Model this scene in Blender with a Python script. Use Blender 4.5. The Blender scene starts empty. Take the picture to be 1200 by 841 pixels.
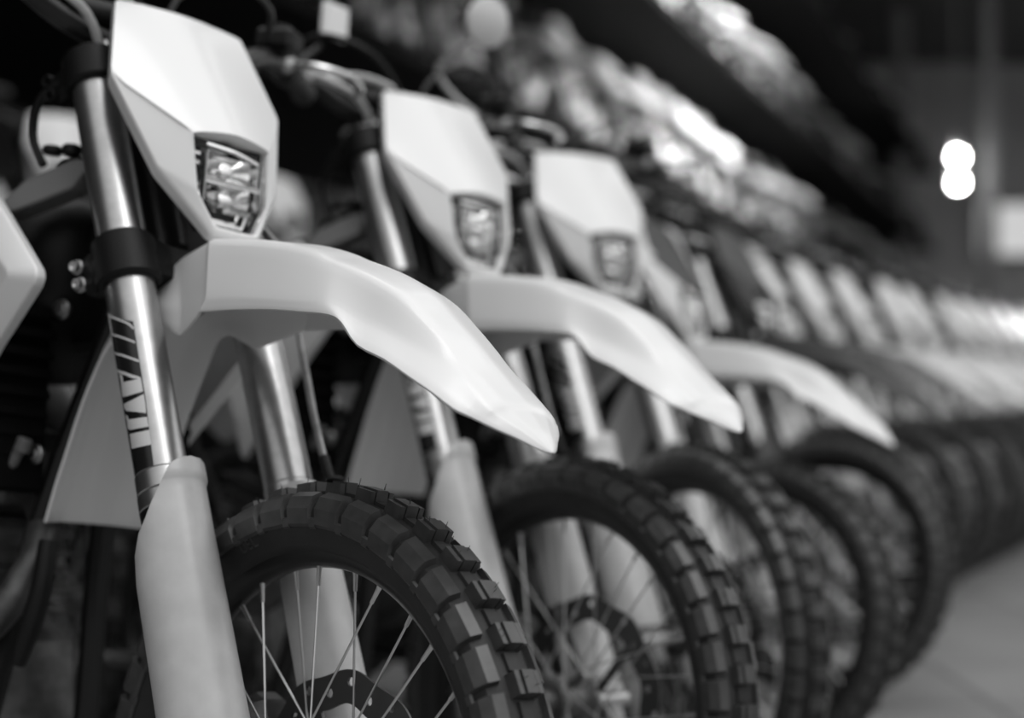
import bpy, math, random
from mathutils import Vector, Matrix
random.seed(7)
PI = math.pi
sin, cos, rad = math.sin, math.cos, math.radians
SC = bpy.context.scene
COL = SC.collection

# ------------------------------------------------------------------ materials
def mat(name, base, rough=.5, metal=0, coat=0, noise=None, spec=.5, aniso=0, bump=0, bscale=200, trans=0, emit=None, estr=0):
    m = bpy.data.materials.new(name); m.use_nodes = True
    nt = m.node_tree; b = nt.nodes['Principled BSDF']
    c = (base, base, base, 1)
    b.inputs['Base Color'].default_value = c
    b.inputs['Roughness'].default_value = rough
    b.inputs['Metallic'].default_value = metal
    b.inputs['Coat Weight'].default_value = coat
    b.inputs['Coat Roughness'].default_value = .08
    b.inputs['Specular IOR Level'].default_value = spec
    b.inputs['Anisotropic'].default_value = aniso
    b.inputs['Transmission Weight'].default_value = trans
    if emit is not None:
        b.inputs['Emission Color'].default_value = (emit, emit, emit, 1)
        b.inputs['Emission Strength'].default_value = estr
    tc = nt.nodes.new('ShaderNodeTexCoord')
    if noise:
        sc, lo, hi = noise
        n = nt.nodes.new('ShaderNodeTexNoise'); n.inputs['Scale'].default_value = sc
        n.inputs['Detail'].default_value = 6
        r = nt.nodes.new('ShaderNodeMapRange')
        r.inputs['From Min'].default_value = .3; r.inputs['From Max'].default_value = .7
        r.inputs['To Min'].default_value = lo; r.inputs['To Max'].default_value = hi
        nt.links.new(tc.outputs['Object'], n.inputs['Vector'])
        nt.links.new(n.outputs['Fac'], r.inputs['Value'])
        cb = nt.nodes.new('ShaderNodeCombineColor')
        for k in range(3): nt.links.new(r.outputs['Result'], cb.inputs[k])
        nt.links.new(cb.outputs['Color'], b.inputs['Base Color'])
    if bump:
        n2 = nt.nodes.new('ShaderNodeTexNoise'); n2.inputs['Scale'].default_value = bscale
        bp = nt.nodes.new('ShaderNodeBump'); bp.inputs['Strength'].default_value = bump
        bp.inputs['Distance'].default_value = .001
        nt.links.new(tc.outputs['Object'], n2.inputs['Vector'])
        nt.links.new(n2.outputs['Fac'], bp.inputs['Height'])
        nt.links.new(bp.outputs['Normal'], b.inputs['Normal'])
    return m

M = dict(
    white=mat('white_plastic', .80, .30, coat=.25, noise=(3, .74, .79)),
    guard=mat('worn_white_plastic', .5, .38, coat=.15, noise=(25, .46, .55)),
    silver=mat('brushed_fork_metal', .42, .33, 1, noise=(60, .38, .46)),
    chrome=mat('chrome', .85, .08, 1),
    reflector=mat('mirror_reflector', .8, .10, 1),
    alloy=mat('cast_alloy', .2, .42, .9, noise=(40, .14, .26)),
    pipe=mat('steel_pipe', .62, .28, 1),
    black=mat('black_plastic', .006, .45, noise=(20, .004, .008), spec=.3),
    clamp=mat('black_anodised_metal', .005, .48, 0, bump=.3, bscale=600, spec=.22),
    frame=mat('black_painted_frame', .006, .35),
    dgrey=mat('dark_grey_plastic', .13, .42),
    rubber=mat('tyre_rubber', .014, .6, noise=(30, .009, .019), bump=.3, bscale=400),
    knob=mat('tyre_knob_rubber', .045, .36, noise=(50, .03, .06), spec=.6),
    seat=mat('seat_vinyl', .02, .6),
    rim=mat('black_rim', .012, .3, .4),
    spoke=mat('spoke_steel', .6, .3, 1),
    disc=mat('dark_disc_steel', .09, .4, .7),
    sticker=mat('black_sticker', .01, .25),
    letter=mat('sticker_grey_print', .62, .35),
    scuff=mat('dark_scuff', .05, .6),
    glass=mat('lens_glass', 1, 0, trans=1),
    charcoal=mat('charcoal_plastic', .035, .45),
    lgrey=mat('light_grey_plastic', .55, .35),
    radiator=mat('radiator_black', .004, .9, spec=.1),
    engine=mat('dark_cast_metal', .08, .45, .6, noise=(40, .05, .12)),
    bolt=mat('zinc_bolt', .45, .3, 1),
)
M['glass'].node_tree.nodes['Principled BSDF'].inputs['IOR'].default_value = 1.15

# ------------------------------------------------------------------ geometry collector
class G:
    def __init__(s): s.v = []; s.f = []; s.mi = []
    def add(s, vs, fs, mi=0):
        o = len(s.v); s.v += [Vector(x) for x in vs]
        s.f += [tuple(i + o for i in f) for f in fs]; s.mi += [mi] * len(fs); return s
    def grid(s, rows, closed=False, capa=False, capb=False, mi=0):
        n = len(rows[0]); vs = [p for r in rows for p in r]; fs = []
        for i in range(len(rows) - 1):
            for j in range(n if closed else n - 1):
                k = (j + 1) % n
                fs.append((i*n + j, i*n + k, (i+1)*n + k, (i+1)*n + j))
        if capa: fs.append(tuple(range(n))[::-1])
        if capb: fs.append(tuple((len(rows)-1)*n + j for j in range(n)))
        return s.add(vs, fs, mi)
    def tube(s, pts, r, n=12, cap=True, smooth=4, flat=1.0, mi=0):
        pts = [Vector(p) for p in pts]
        rs = list(r) if hasattr(r, '__len__') else [r] * len(pts)
        if smooth and len(pts) > 2:
            P = [pts[0]*2 - pts[1]] + pts + [pts[-1]*2 - pts[-2]]
            q, qr = [], []
            for i in range(1, len(P) - 2):
                for k in range(smooth):
                    t = k / smooth
                    a, b, c, d = P[i-1], P[i], P[i+1], P[i+2]
                    q.append(.5*((2*b) + (c-a)*t + (2*a-5*b+4*c-d)*t*t + (3*b-a-3*c+d)*t**3))
                    qr.append(rs[i-1]*(1-t) + rs[i]*t)
            q.append(pts[-1]); qr.append(rs[-1]); pts, rs = q, qr
        t0 = (pts[1]-pts[0]).normalized()
        u = t0.orthogonal().normalized() if abs(t0.z) > .9 else t0.cross(Vector((0, 0, 1))).normalized()
        rows = []
        for i, p in enumerate(pts):
            t = (pts[min(i+1, len(pts)-1)] - pts[max(i-1, 0)]).normalized()
            u = (u - t*u.dot(t)).normalized(); w = t.cross(u)
            rows.append([p + (u*cos(2*PI*j/n) + w*sin(2*PI*j/n)*flat)*rs[i] for j in range(n)])
        return s.grid(rows, True, cap, cap, mi)
    def lathe(s, prof, org=(0, 0, 0), axis=(0, 1, 0), n=32, closed=False, a0=0, a1=2*PI, mi=0):
        ax = Vector(axis).normalized(); u = ax.orthogonal().normalized(); w = ax.cross(u); o = Vector(org)
        rows = []
        for j in range(n):
            a = a0 + (a1-a0)*j/n
            rows.append([o + ax*h + (u*cos(a) + w*sin(a))*r for r, h in prof])
        rows.append(rows[0])
        m = len(prof); vs = [p for r in rows[:-1] for p in r]; fs = []
        for i in range(n):
            k = (i+1) % n
            for j in range(m if closed else m-1):
                l = (j+1) % m
                fs.append((i*m+j, i*m+l, k*m+l, k*m+j))
        return s.add(vs, fs, mi)
    def cyl(s, a, b, r, n=20, ch=.15, r2=None, mi=0):
        a, b = Vector(a), Vector(b); L = (b-a).length; r2 = r if r2 is None else r2; c = min(r, L)*ch
        return s.lathe([(0, 0), (r-c, 0), (r, c), (r2, L-c), (r2-c, L), (0, L)], a, b-a, n, mi=mi)
    def box(s, c, size, rot=None, ch=.12, mi=0):
        c = Vector(c); R = rot or Matrix.Identity(3); hx, hy, hz = [x/2 for x in size]
        k = min(size)*ch
        vs = []; fs = []
        # chamfered box: 24 verts
        idx = {}
        for sx in (-1, 1):
            for sy in (-1, 1):
                for sz in (-1, 1):
                    for ax in range(3):
                        p = [sx*(hx-k), sy*(hy-k), sz*(hz-k)]
                        p[ax] += (sx, sy, sz)[ax]*k
                        idx[(sx, sy, sz, ax)] = len(vs); vs.append(c + R @ Vector(p))
        I = idx
        for sg in (-1, 1):
            fs.append([I[(sg, a, b, 0)] for a, b in ((-1, -1), (1, -1), (1, 1), (-1, 1))])
            fs.append([I[(a, sg, b, 1)] for a, b in ((-1, -1), (1, -1), (1, 1), (-1, 1))])
            fs.append([I[(a, b, sg, 2)] for a, b in ((-1, -1), (1, -1), (1, 1), (-1, 1))])
        for a in (-1, 1):
            for b in (-1, 1):
                fs.append([I[(a, b, -1, 0)], I[(a, b, 1, 0)], I[(a, b, 1, 1)], I[(a, b, -1, 1)]])
                fs.append([I[(a, -1, b, 0)], I[(a, 1, b, 0)], I[(a, 1, b, 2)], I[(a, -1, b, 2)]])
                fs.append([I[(-1, a, b, 1)], I[(1, a, b, 1)], I[(1, a, b, 2)], I[(-1, a, b, 2)]])
                for d in (-1, 1): fs.append([I[(a, b, d, 0)], I[(a, b, d, 1)], I[(a, b, d, 2)]])
        return s.add(vs, fs, mi)
    def prism(s, poly, y0, y1, inset=0, mi=0):
        """poly in x,z extruded along y, with a bevelled rim of width inset"""
        n = len(poly); cx = sum(p[0] for p in poly)/n; cz = sum(p[1] for p in poly)/n
        def ring(y, k):
            out = []
            for x, z in poly:
                d = Vector((cx-x, cz-z)); L = d.length or 1
                out.append((x + d.x/L*k, y, z + d.y/L*k))
            return out
        sg = 1 if y1 > y0 else -1
        rows = [ring(y0, inset), ring(y0+sg*inset, 0), ring(y1-sg*inset, 0), ring(y1, inset)] if inset else [ring(y0, 0), ring(y1, 0)]
        return s.grid(rows, True, True, True, mi)
    def mesh(s, name, mats, angle=35):
        import bmesh
        me = bpy.data.meshes.new(name); me.from_pydata([tuple(v) for v in s.v], [], s.f)
        for m in (mats if isinstance(mats, (list, tuple)) else [mats]): me.materials.append(m)
        for p, k in zip(me.polygons, s.mi): p.material_index = k
        bm = bmesh.new(); bm.from_mesh(me)
        bmesh.ops.remove_doubles(bm, verts=bm.verts, dist=1e-6)
        bmesh.ops.recalc_face_normals(bm, faces=bm.faces); bm.to_mesh(me); bm.free()
        me.shade_smooth(); me.set_sharp_from_angle(angle=rad(angle)); me.update()
        return me

def bake(me, name, mods):
    """apply a list of (type, settings) modifiers to a mesh once"""
    o = bpy.data.objects.new('tmp', me); COL.objects.link(o)
    for t, st in mods:
        m = o.modifiers.new(t, t)
        for k, v in st.items(): setattr(m, k, v)
    bpy.context.view_layer.update()
    n = bpy.data.meshes.new_from_object(o.evaluated_get(bpy.context.evaluated_depsgraph_get()))
    bpy.data.objects.remove(o); n.name = name
    return n

# ------------------------------------------------------------------ bike frame: x forward, y left, z up, origin = front tyre contact
RHO = .4628; AX = Vector((0, 0, .348)); OFF = .0315; YS = .0886
ZF = Vector((-sin(RHO), 0, cos(RHO))); XF = Vector((cos(RHO), 0, sin(RHO)))
def FK(x, y, z): return AX + XF*x + Vector((0, y, 0)) + ZF*z
def tubept(sy, r, az, z):           # az measured from fork forward towards +y
    return FK(-OFF + r*cos(az), sy*YS + r*sin(az), z)
STEER_P = FK(-.054, 0, .8)

PROTO = []   # dict(name, me, front, kids, sets)
def P(name, me, front=False, sets='nfr', parent=None, label=None):
    d = dict(name=name, me=me, front=front, kids=[], sets=sets, label=label)
    (parent['kids'] if parent else PROTO).append(d); return d
S2 = (-1, 1)
# ---- fork legs
def ring(g, sy, z0, z1, r0, r1=None, n=40):
    r1 = r1 or r0; c = .0015
    g.lathe([(0, z0), (r0-c, z0), (r0, z0+c), (r1, z1-c), (r1-c, z1), (0, z1)], FK(-OFF, sy*YS, 0), ZF, n)
for sy in S2:
    g = G(); ring(g, sy, .395, .968, .0295, n=48)
    tube = P('fork_tube', g.mesh('fork_tube', M['silver']), True)
    g = G(); ring(g, sy, .372, .396, .0306); ring(g, sy, .352, .372, .0314)
    P('seal_collar', g.mesh('seal_collar', M['silver']), True, 'nf', tube)
    g = G(); ring(g, sy, .334, .353, .0305, .0312)
    P('dust_wiper', g.mesh('dust_wiper', M['black']), True, 'nf', tube)
    g = G(); ring(g, sy, .03, .336, .024)
    P('fork_slider', g.mesh('fork_slider', M['chrome']), True)
    g = G(); g.box(FK(-.02, sy*(YS-.002), .005), (.06, .034, .11), Matrix((XF, (0, 1, 0), ZF)).transposed(), .2)
    P('axle_lug', g.mesh('axle_lug', M['alloy']), True, 'nf')
    g = G(); ring(g, sy, .966, .974, .026); g.cyl(FK(-OFF, sy*YS, .972), FK(-OFF, sy*YS, .980), .012)
    cap = P('fork_cap', g.mesh('fork_cap', M['silver']), True, 'nf')
    g = G(); g.cyl(FK(-OFF+.010, sy*YS+.018, .966), FK(-OFF+.010, sy*YS+.018, .995), .0045); g.cyl(FK(-OFF+.010, sy*YS+.018, .995), FK(-OFF+.010, sy*YS+.018, 1.001), .0056)
    P('bleed_valve', g.mesh('bleed_valve', M['bolt']), True, 'n', cap)
    # fork guard : shell hugging the lower leg
    def rad_g(az, z):
        c = abs(az - .2)
        r = .0425 + .003*max(0, 1-z/.34) + .0012*cos(3*(az-.3))
        if z > .372: r += .0028*min(1, (z-.372)/.006)
        return r
    zs = [.397, .3955, .393, .388, .383, .378, .374, .370, .362, .35, .335, .32, .30, .27, .23, .18, .12, .06, .02]
    # left / right azimuth limits (deg) against height
    lim = [(.397, 8, 26), (.3955, -4, 40), (.393, -14, 52), (.388, -24, 64), (.383, -29, 70), (.378, -33, 74), (.374, -37, 76), (.370, -40, 78), (.362, -47, 80), (.35, -58, 82), (.335, -70, 84), (.32, -86, 86), (.30, -102, 88), (.27, -118, 90), (.23, -128, 92), (.18, -134, 94), (.12, -138, 96), (.06, -138, 96), (.02, -130, 90)]
    rows = []
    for z, a0, a1 in lim:
        row = []
        for k in range(29):
            az = rad(a0 + (a1-a0)*k/28)
            p = tubept(-1, rad_g(az, z), az, z)
            if sy > 0: p = p - ZF*.012
            row.append(Vector((p.x, -p.y if sy > 0 else p.y, p.z)))
        rows.append(row)
    g = G(); g.grid(rows)
    me = bake(g.mesh('g', M['guard']), 'fork_guard', [('SOLIDIFY', dict(thickness=.0028, offset=-1 if sy < 0 else 1)), ('BEVEL', dict(width=.0008, segments=2, limit_method='ANGLE'))])
    me.set_sharp_from_angle(angle=rad(40))
    gd = P('fork_guard', me, True)
    if sy < 0:
        # small dark scuffs and a moulded mark on the guard
        g = G()
        def strip(pts, w):
            rr = []
            for az, z in pts:
                a = rad(az); r = rad_g(a, z) + .0004
                rr.append([tubept(-1, r, a, z - w), tubept(-1, r, a, z + w)])
            g.grid(rr)
        strip([(-22, .262), (-20, .257), (-17, .251), (-15, .247)], .0012)
        strip([(-8, .203), (-5, .2028)], .0014); strip([(-5, .2026), (10, .2018)], .0004)
        strip([(2, .268), (8, .2675)], .0005); strip([(28, .154), (30, .154)], .001)
        strip([(38, .3475), (46, .348), (52, .3465)], .0008); strip([(40, .339), (48, .3395), (54, .338)], .0008)
        P('scuff_mark', g.mesh('scuff_mark', M['scuff']), True, 'n', gd)
# sticker on the right fork tube with its print
tube0 = PROTO[0]
def stk(rws, r, name, m, parent):
    g = G(); g.grid([[tubept(-1, r, a, z) for a, z in row] for row in rws])
    return P(name, g.mesh(name, m), True, 'n', parent)
rows = []
for k in range(25):
    t = k/24; z = .606 + (.3965-.606)*t
    right = -42.2 - 1.5*min(1, t*1.6) - 7*max(0, t-.6)/.4
    row = []
    for j in range(25):
        u = j/24; a = -150 + (right+150)*u
        row.append((rad(a), z - (.030*u*(1-t)**3 if k < 8 else 0)))
    rows.append(row)
st = stk(rows, .02975, 'fork_sticker', M['sticker'], tube0)
# print on the sticker: outlined bars and turned block letters, as (angle in degrees, height) rows
PRINT = [
  [[(-108.1,0.6008),(-110.6,0.6),(-113.6,0.5994)],[(-88.7,0.5922),(-89.4,0.5909),(-90.0,0.5896)],[(-69.5,0.5832),(-69.9,0.582),(-70.3,0.5808)],[(-55.1,0.5769),(-55.7,0.5757),(-56.4,0.5746)],[(-47.4,0.572),(-48.6,0.571),(-49.9,0.5701)],[(-43.1,0.5673),(-44.2,0.5665),(-45.4,0.5658)]],
  [[(-120.5,0.6067),(-111.1,0.6032),(-105.6,0.6008)],[(-122.3,0.5951),(-110.8,0.5918),(-104.9,0.5901)],[(-119.0,0.5792),(-109.8,0.5766),(-104.1,0.5749)]],
  [[(-117.5,0.5795),(-121.0,0.579),(-125.7,0.5788)],[(-80.5,0.5651),(-81.0,0.5639),(-81.5,0.5628)],[(-60.0,0.5564),(-60.4,0.5552),(-60.8,0.554)],[(-46.1,0.5504),(-46.1,0.5491),(-46.2,0.5478)]],
  [[(-125.7,0.5572),(-125.7,0.5558),(-125.7,0.5544)],[(-81.2,0.5414),(-81.7,0.5401),(-82.3,0.5387)],[(-60.6,0.5327),(-61.0,0.5314),(-61.5,0.53)],[(-44.3,0.5264),(-44.4,0.525),(-44.5,0.5235)]],
  [[(-117.0,0.5321),(-117.0,0.5298),(-116.9,0.5276)],[(-81.5,0.5185),(-82.3,0.5167),(-83.1,0.5149)],[(-64.2,0.511),(-64.8,0.5089),(-65.5,0.5069)],[(-46.9,0.5047),(-46.9,0.5035),(-47.0,0.5022)]],
  [[(-105.1,0.5222),(-97.6,0.5195),(-91.7,0.5172)],[(-103.6,0.5106),(-97.3,0.5089),(-92.1,0.5075)],[(-108.3,0.4949),(-101.6,0.4931),(-96.3,0.4917)]],
  [[(-91.8,0.5082),(-84.3,0.5068),(-77.8,0.5058),(-71.9,0.505),(-66.4,0.5044),(-61.2,0.5039),(-56.2,0.5036),(-51.4,0.5034),(-46.7,0.5033)],[(-95.6,0.4994),(-86.9,0.498),(-79.6,0.497),(-73.1,0.4963),(-67.1,0.4958),(-61.5,0.4954),(-56.1,0.4952),(-51.0,0.4952),(-45.9,0.4952)],[(-105.8,0.4928),(-93.5,0.4904),(-84.4,0.489),(-76.8,0.4881),(-70.0,0.4874),(-63.7,0.487),(-57.8,0.4868),(-52.1,0.4867),(-46.5,0.4868)]],
  [[(-107.4,0.4846),(-94.2,0.4827),(-84.7,0.4819),(-76.9,0.4815),(-69.8,0.4815),(-63.4,0.4817),(-57.3,0.4821),(-51.4,0.4827),(-45.7,0.4834)],[(-109.4,0.4808),(-95.2,0.4777),(-85.6,0.4758),(-77.6,0.4744),(-70.5,0.4733),(-64.0,0.4725),(-57.8,0.4718),(-51.9,0.4714),(-46.2,0.4711)],[(-98.2,0.4736),(-89.0,0.4709),(-81.5,0.4687),(-74.9,0.4668),(-68.8,0.4652),(-63.2,0.4636),(-57.8,0.4623),(-52.7,0.4611),(-47.7,0.4599)]],
  [[(-107.8,0.4712),(-101.8,0.4689),(-96.9,0.4669)],[(-105.3,0.4627),(-99.4,0.4612),(-94.5,0.4599)],[(-106.3,0.453),(-100.2,0.4515),(-95.2,0.4502)]],
  [[(-96.9,0.4627),(-88.0,0.4608),(-80.7,0.4594),(-74.2,0.4583),(-68.2,0.4574),(-62.6,0.4567),(-57.3,0.4561),(-52.2,0.4556),(-47.2,0.4553)],[(-98.1,0.4566),(-88.8,0.4547),(-81.3,0.4532),(-74.6,0.4521),(-68.5,0.4512),(-62.9,0.4504),(-57.5,0.4498),(-52.3,0.4493),(-47.2,0.449)],[(-99.5,0.4503),(-89.7,0.4483),(-81.9,0.447),(-75.1,0.4459),(-68.8,0.4451),(-63.0,0.4444),(-57.5,0.4439),(-52.2,0.4436),(-47.0,0.4433)]],
  [[(-101.3,0.4458),(-90.9,0.4438),(-82.7,0.4424),(-75.7,0.4414),(-69.3,0.4406),(-63.4,0.44),(-57.7,0.4396),(-52.3,0.4393),(-47.0,0.4391)],[(-102.9,0.4374),(-92.0,0.4354),(-83.7,0.434),(-76.5,0.433),(-70.1,0.4322),(-64.1,0.4317),(-58.4,0.4313),(-53.0,0.431),(-47.7,0.4308)],[(-103.5,0.4281),(-92.3,0.426),(-83.8,0.4246),(-76.6,0.4236),(-70.0,0.4228),(-64.0,0.4223),(-58.3,0.4219),(-52.8,0.4216),(-47.4,0.4214)]]]
g = G()
def dense(q, n=5):
    def mid(A, B, t): return [(a[0]+(b[0]-a[0])*t, a[1]+(b[1]-a[1])*t) for a, b in zip(A, B)]
    q = [mid(A, B, k/n) for A, B in zip(q[:-1], q[1:]) for k in range(n)] + [q[-1]]
    c = list(zip(*q)); c = [mid(A, B, k/3) for A, B in zip(c[:-1], c[1:]) for k in range(3)] + [c[-1]]
    return list(zip(*c))
for q in PRINT: g.grid([[tubept(-1, .0301, rad(a), z) for a, z in row] for row in dense(q)])
P('sticker_print', g.mesh('sticker_print', M['letter']), True, 'n', tube0)

# ---- triple clamps
def clampring(g, sy, z0, z1, r):
    g.lathe([(.03, z0), (r-.003, z0), (r, z0+.004), (r, z1-.004), (r-.003, z1), (.03, z1)], FK(-OFF, sy*YS, 0), ZF, 40, closed=True)
Rf = Matrix((XF, (0, 1, 0), ZF)).transposed()
g = G()
for sy in S2:
    clampring(g, sy, .638, .698, .0385)
    g.box(FK(-OFF-.03, sy*(YS+.016), .672), (.05, .03, .052), Rf, .25)
for sy in S2:
    g.grid([[FK(-OFF+dx, sy*y, z) for dx, z in ((.030-k*.012, .645), (.036-k*.02, .67), (.030-k*.012, .692), (-.045, .692), (-.05, .67), (-.045, .645))] for y, k in ((0, 1), (.03, .8), (.05, .3), (YS, 0))], True, True, True)
g.cyl(FK(-.066, 0, .64), FK(-.066, 0, .70), .036)
lc = P('lower_triple_clamp', g.mesh('lower_triple_clamp', M['clamp']), True)
for sy in S2:
    for zz in (.660, .684):
        g = G(); b = FK(-OFF-.048, sy*(YS+.031), zz); d = Vector((.25, sy*.95, 0)).normalized()
        g.cyl(b, b + d*.006, .0092, 24); g.lathe([(0, .010), (.0025, .010), (.004, .012), (.0062, .012), (.0066, .011), (.0066, .004)], b, d, 20)
        P('clamp_bolt', g.mesh('clamp_bolt', M['bolt']), True, 'n', lc)
g = G()
for sy in S2:
    clampring(g, sy, .918, .966, .0375)
    g.box(FK(-OFF-.03, sy*(YS+.018), .942), (.048, .028, .042), Rf, .3)
    for zz in (.931, .953):
        b = FK(-OFF-.048, sy*(YS+.026), zz); d = Vector((.25, sy*.95, 0)).normalized()
        g.lathe([(.004, -.01), (.0085, -.01), (.0085, .012), (.0075, .014), (.004, .013)], b, d, 20, closed=True)
    g.grid([[FK(-OFF+dx, sy*y, z) for dx, z in ((.03-k*.02, .925), (.03-k*.02, .958), (-.05, .958), (-.05, .925))] for y, k in ((0, 1), (.05, .6), (YS, 0))], True, True, True)
tc = P('upper_triple_clamp', g.mesh('upper_triple_clamp', M['clamp']), True)
g = G(); g.cyl(FK(-.066, 0, .965), FK(-.066, 0, .982), .02, 6); g.cyl(FK(-.066, 0, .70), FK(-.066, 0, .92), .017)
P('steering_stem', g.mesh('steering_stem', M['bolt']), True, 'nf')
g = G()
for sy in S2:
    g.cyl(FK(-.062, sy*.045, .955), FK(-.062, sy*.045, 1.02), .018); g.box(FK(-.062, sy*.045, 1.028), (.045, .036, .04), Rf, .2)
P('bar_mount', g.mesh('bar_mount', M['clamp']), True, 'nf')

# ---- handlebar assembly
BC = Vector((-.475, 0, 1.232))
hb = [(-.66, -.395, 1.30), (-.58, -.30, 1.30), (-.505, -.20, 1.285), (-.478, -.125, 1.245), (-.472, -.06, 1.230), (-.472, 0, 1.230)]
hbL = [(x, -y, z) for x, y, z in reversed(hb[:-1])]
g = G(); g.tube(hb + hbL, .0143, 14)
hbp = P('handlebar', g.mesh('handlebar', M['frame']), True)
g = G(); g.tube([(-.482, -.11, 1.262), (-.480, 0, 1.268), (-.482, .11, 1.262)], .019, 12); g.box((-.478, 0, 1.258), (.05, .12, .04), None, .3)
P('crossbar_pad', g.mesh('crossbar_pad', M['black']), True, 'nf')
for sy in S2:
    g = G(); g.lathe([(.0, 0), (.016, 0), (.024, .003), (.024, .008), (.0165, .012), (.0165, .05), (.018, .052), (.0165, .054), (.0165, .115), (.019, .122), (.019, .13), (0, .13)],
                     (-.575, sy*.293, 1.30), Vector((-.083, sy*.1, .0)), 20)
    P('grip', g.mesh('grip', M['seat']), True)
    g = G(); g.tube([(-.545, sy*.275, 1.298), (-.50, sy*.285, 1.294), (-.48, sy*.33, 1.290), (-.515, sy*.385, 1.292), (-.56, sy*.42, 1.296)], [.009, .008, .0065, .006, .008], 8, flat=.7)
    g.box((-.545, sy*.265, 1.300), (.035, .03, .03), None, .25)
    P('brake_lever' if sy < 0 else 'clutch_lever', g.mesh('lever', M['pipe']), True, 'nf')
    g = G(); g.box((-.518, sy*.235, 1.318), (.06, .05, .034), Matrix.Rotation(sy*.5, 3, 'Z'), .22); g.cyl((-.518, sy*.235, 1.334), (-.518, sy*.235, 1.340), .018)
    P('fluid_reservoir', g.mesh('fluid_reservoir', M['black']), True, 'nf')
g = G(); g.tube([(-.53, .20, 1.295), (-.58, .19, 1.33), (-.595, .16, 1.365), (-.585, .15, 1.385), (-.53, .15, 1.41), (-.482, .15, 1.43)], .0055, 8)
mir = P('rear_view_mirror', g.mesh('mirror_stem', M['lgrey']), True, 'M')
g = G(); g.lathe([(0, -.012), (.025, -.010), (.042, -.002), (.044, .004), (.041, .006), (0, .006)], (-.455, .15, 1.44), (-1, .1, .15), 24)
P('mirror_head', g.mesh('mirror_head', M['lgrey']), True, 'M', mir)
g = G(); g.tube([(-.505, -.20, 1.285), (-.52, -.18, 1.315), (-.515, -.15, 1.345)], .005, 8)
m2 = P('rear_view_mirror', g.mesh('mirror_stem_right', M['charcoal']), True, 'M')
g = G(); g.box((-.50, -.135, 1.385), (.014, .062, .058), Matrix.Rotation(.25, 3, 'Z'), .4)
P('mirror_head', g.mesh('mirror_head_right', M['white']), True, 'M', m2)
# cables and hoses
g = G()
g.tube([(-.53, -.23, 1.30), (-.45, -.20, 1.34), (-.40, -.13, 1.32), (-.41, -.06, 1.27), (-.43, -.02, 1.20), (-.45, -.02, 1.1)], .0045, 8)
P('throttle_cable', g.mesh('throttle_cable', M['black']), True, 'n')
g = G(); g.tube([(-.52, .21, 1.31), (-.44, .16, 1.33), (-.41, .07, 1.34), (-.42, .0, 1.295), (-.445, -.01, 1.20), (-.46, -.02, 1.1)], .0045, 8)
P('clutch_hose', g.mesh('clutch_hose', M['charcoal']), True, 'n')
g = G(); g.tube([(-.50, -.22, 1.30), (-.44, -.17, 1.27), (-.445, -.11, 1.25), (-.46, -.07, 1.20)], .006, 8)
g.tube([(-.47, -.20, 1.275), (-.43, -.13, 1.285), (-.44, -.05, 1.28), (-.455, .03, 1.25)], .006, 8)
P('brake_hose', g.mesh('brake_hose_upper', M['lgrey']), True, 'n')
g = G(); g.tube([(-.44, -.10, 1.18), (-.50, -.125, 1.15), (-.515, -.125, 1.10), (-.49, -.12, 1.06)], .005, 8)
P('breather_hose', g.mesh('breather_hose', M['black']), True, 'n')
g = G(); g.tube([(-.40, .05, 1.10), (-.31, .10, 1.0), (-.2855, .115, .982-.02), (-.245, .118, .86), (-.207, .118, .775), (-.175, .118, .715), (-.165, .118, .700)], .0048, 10)
bh = P('brake_hose', g.mesh('brake_hose', M['alloy']), True, 'n')
g = G(); g.tube([(-.182, .118, .728), (-.165, .118, .700), (-.150, .118, .67)], .0062, 10); g.lathe([(.006, 0), (.016, 0), (.016, .003), (.006, .003)], (-.163, .118, .697), ZF, 20, closed=True)
P('hose_bracket', g.mesh('hose_bracket', M['clamp']), True, 'n', bh)

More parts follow.
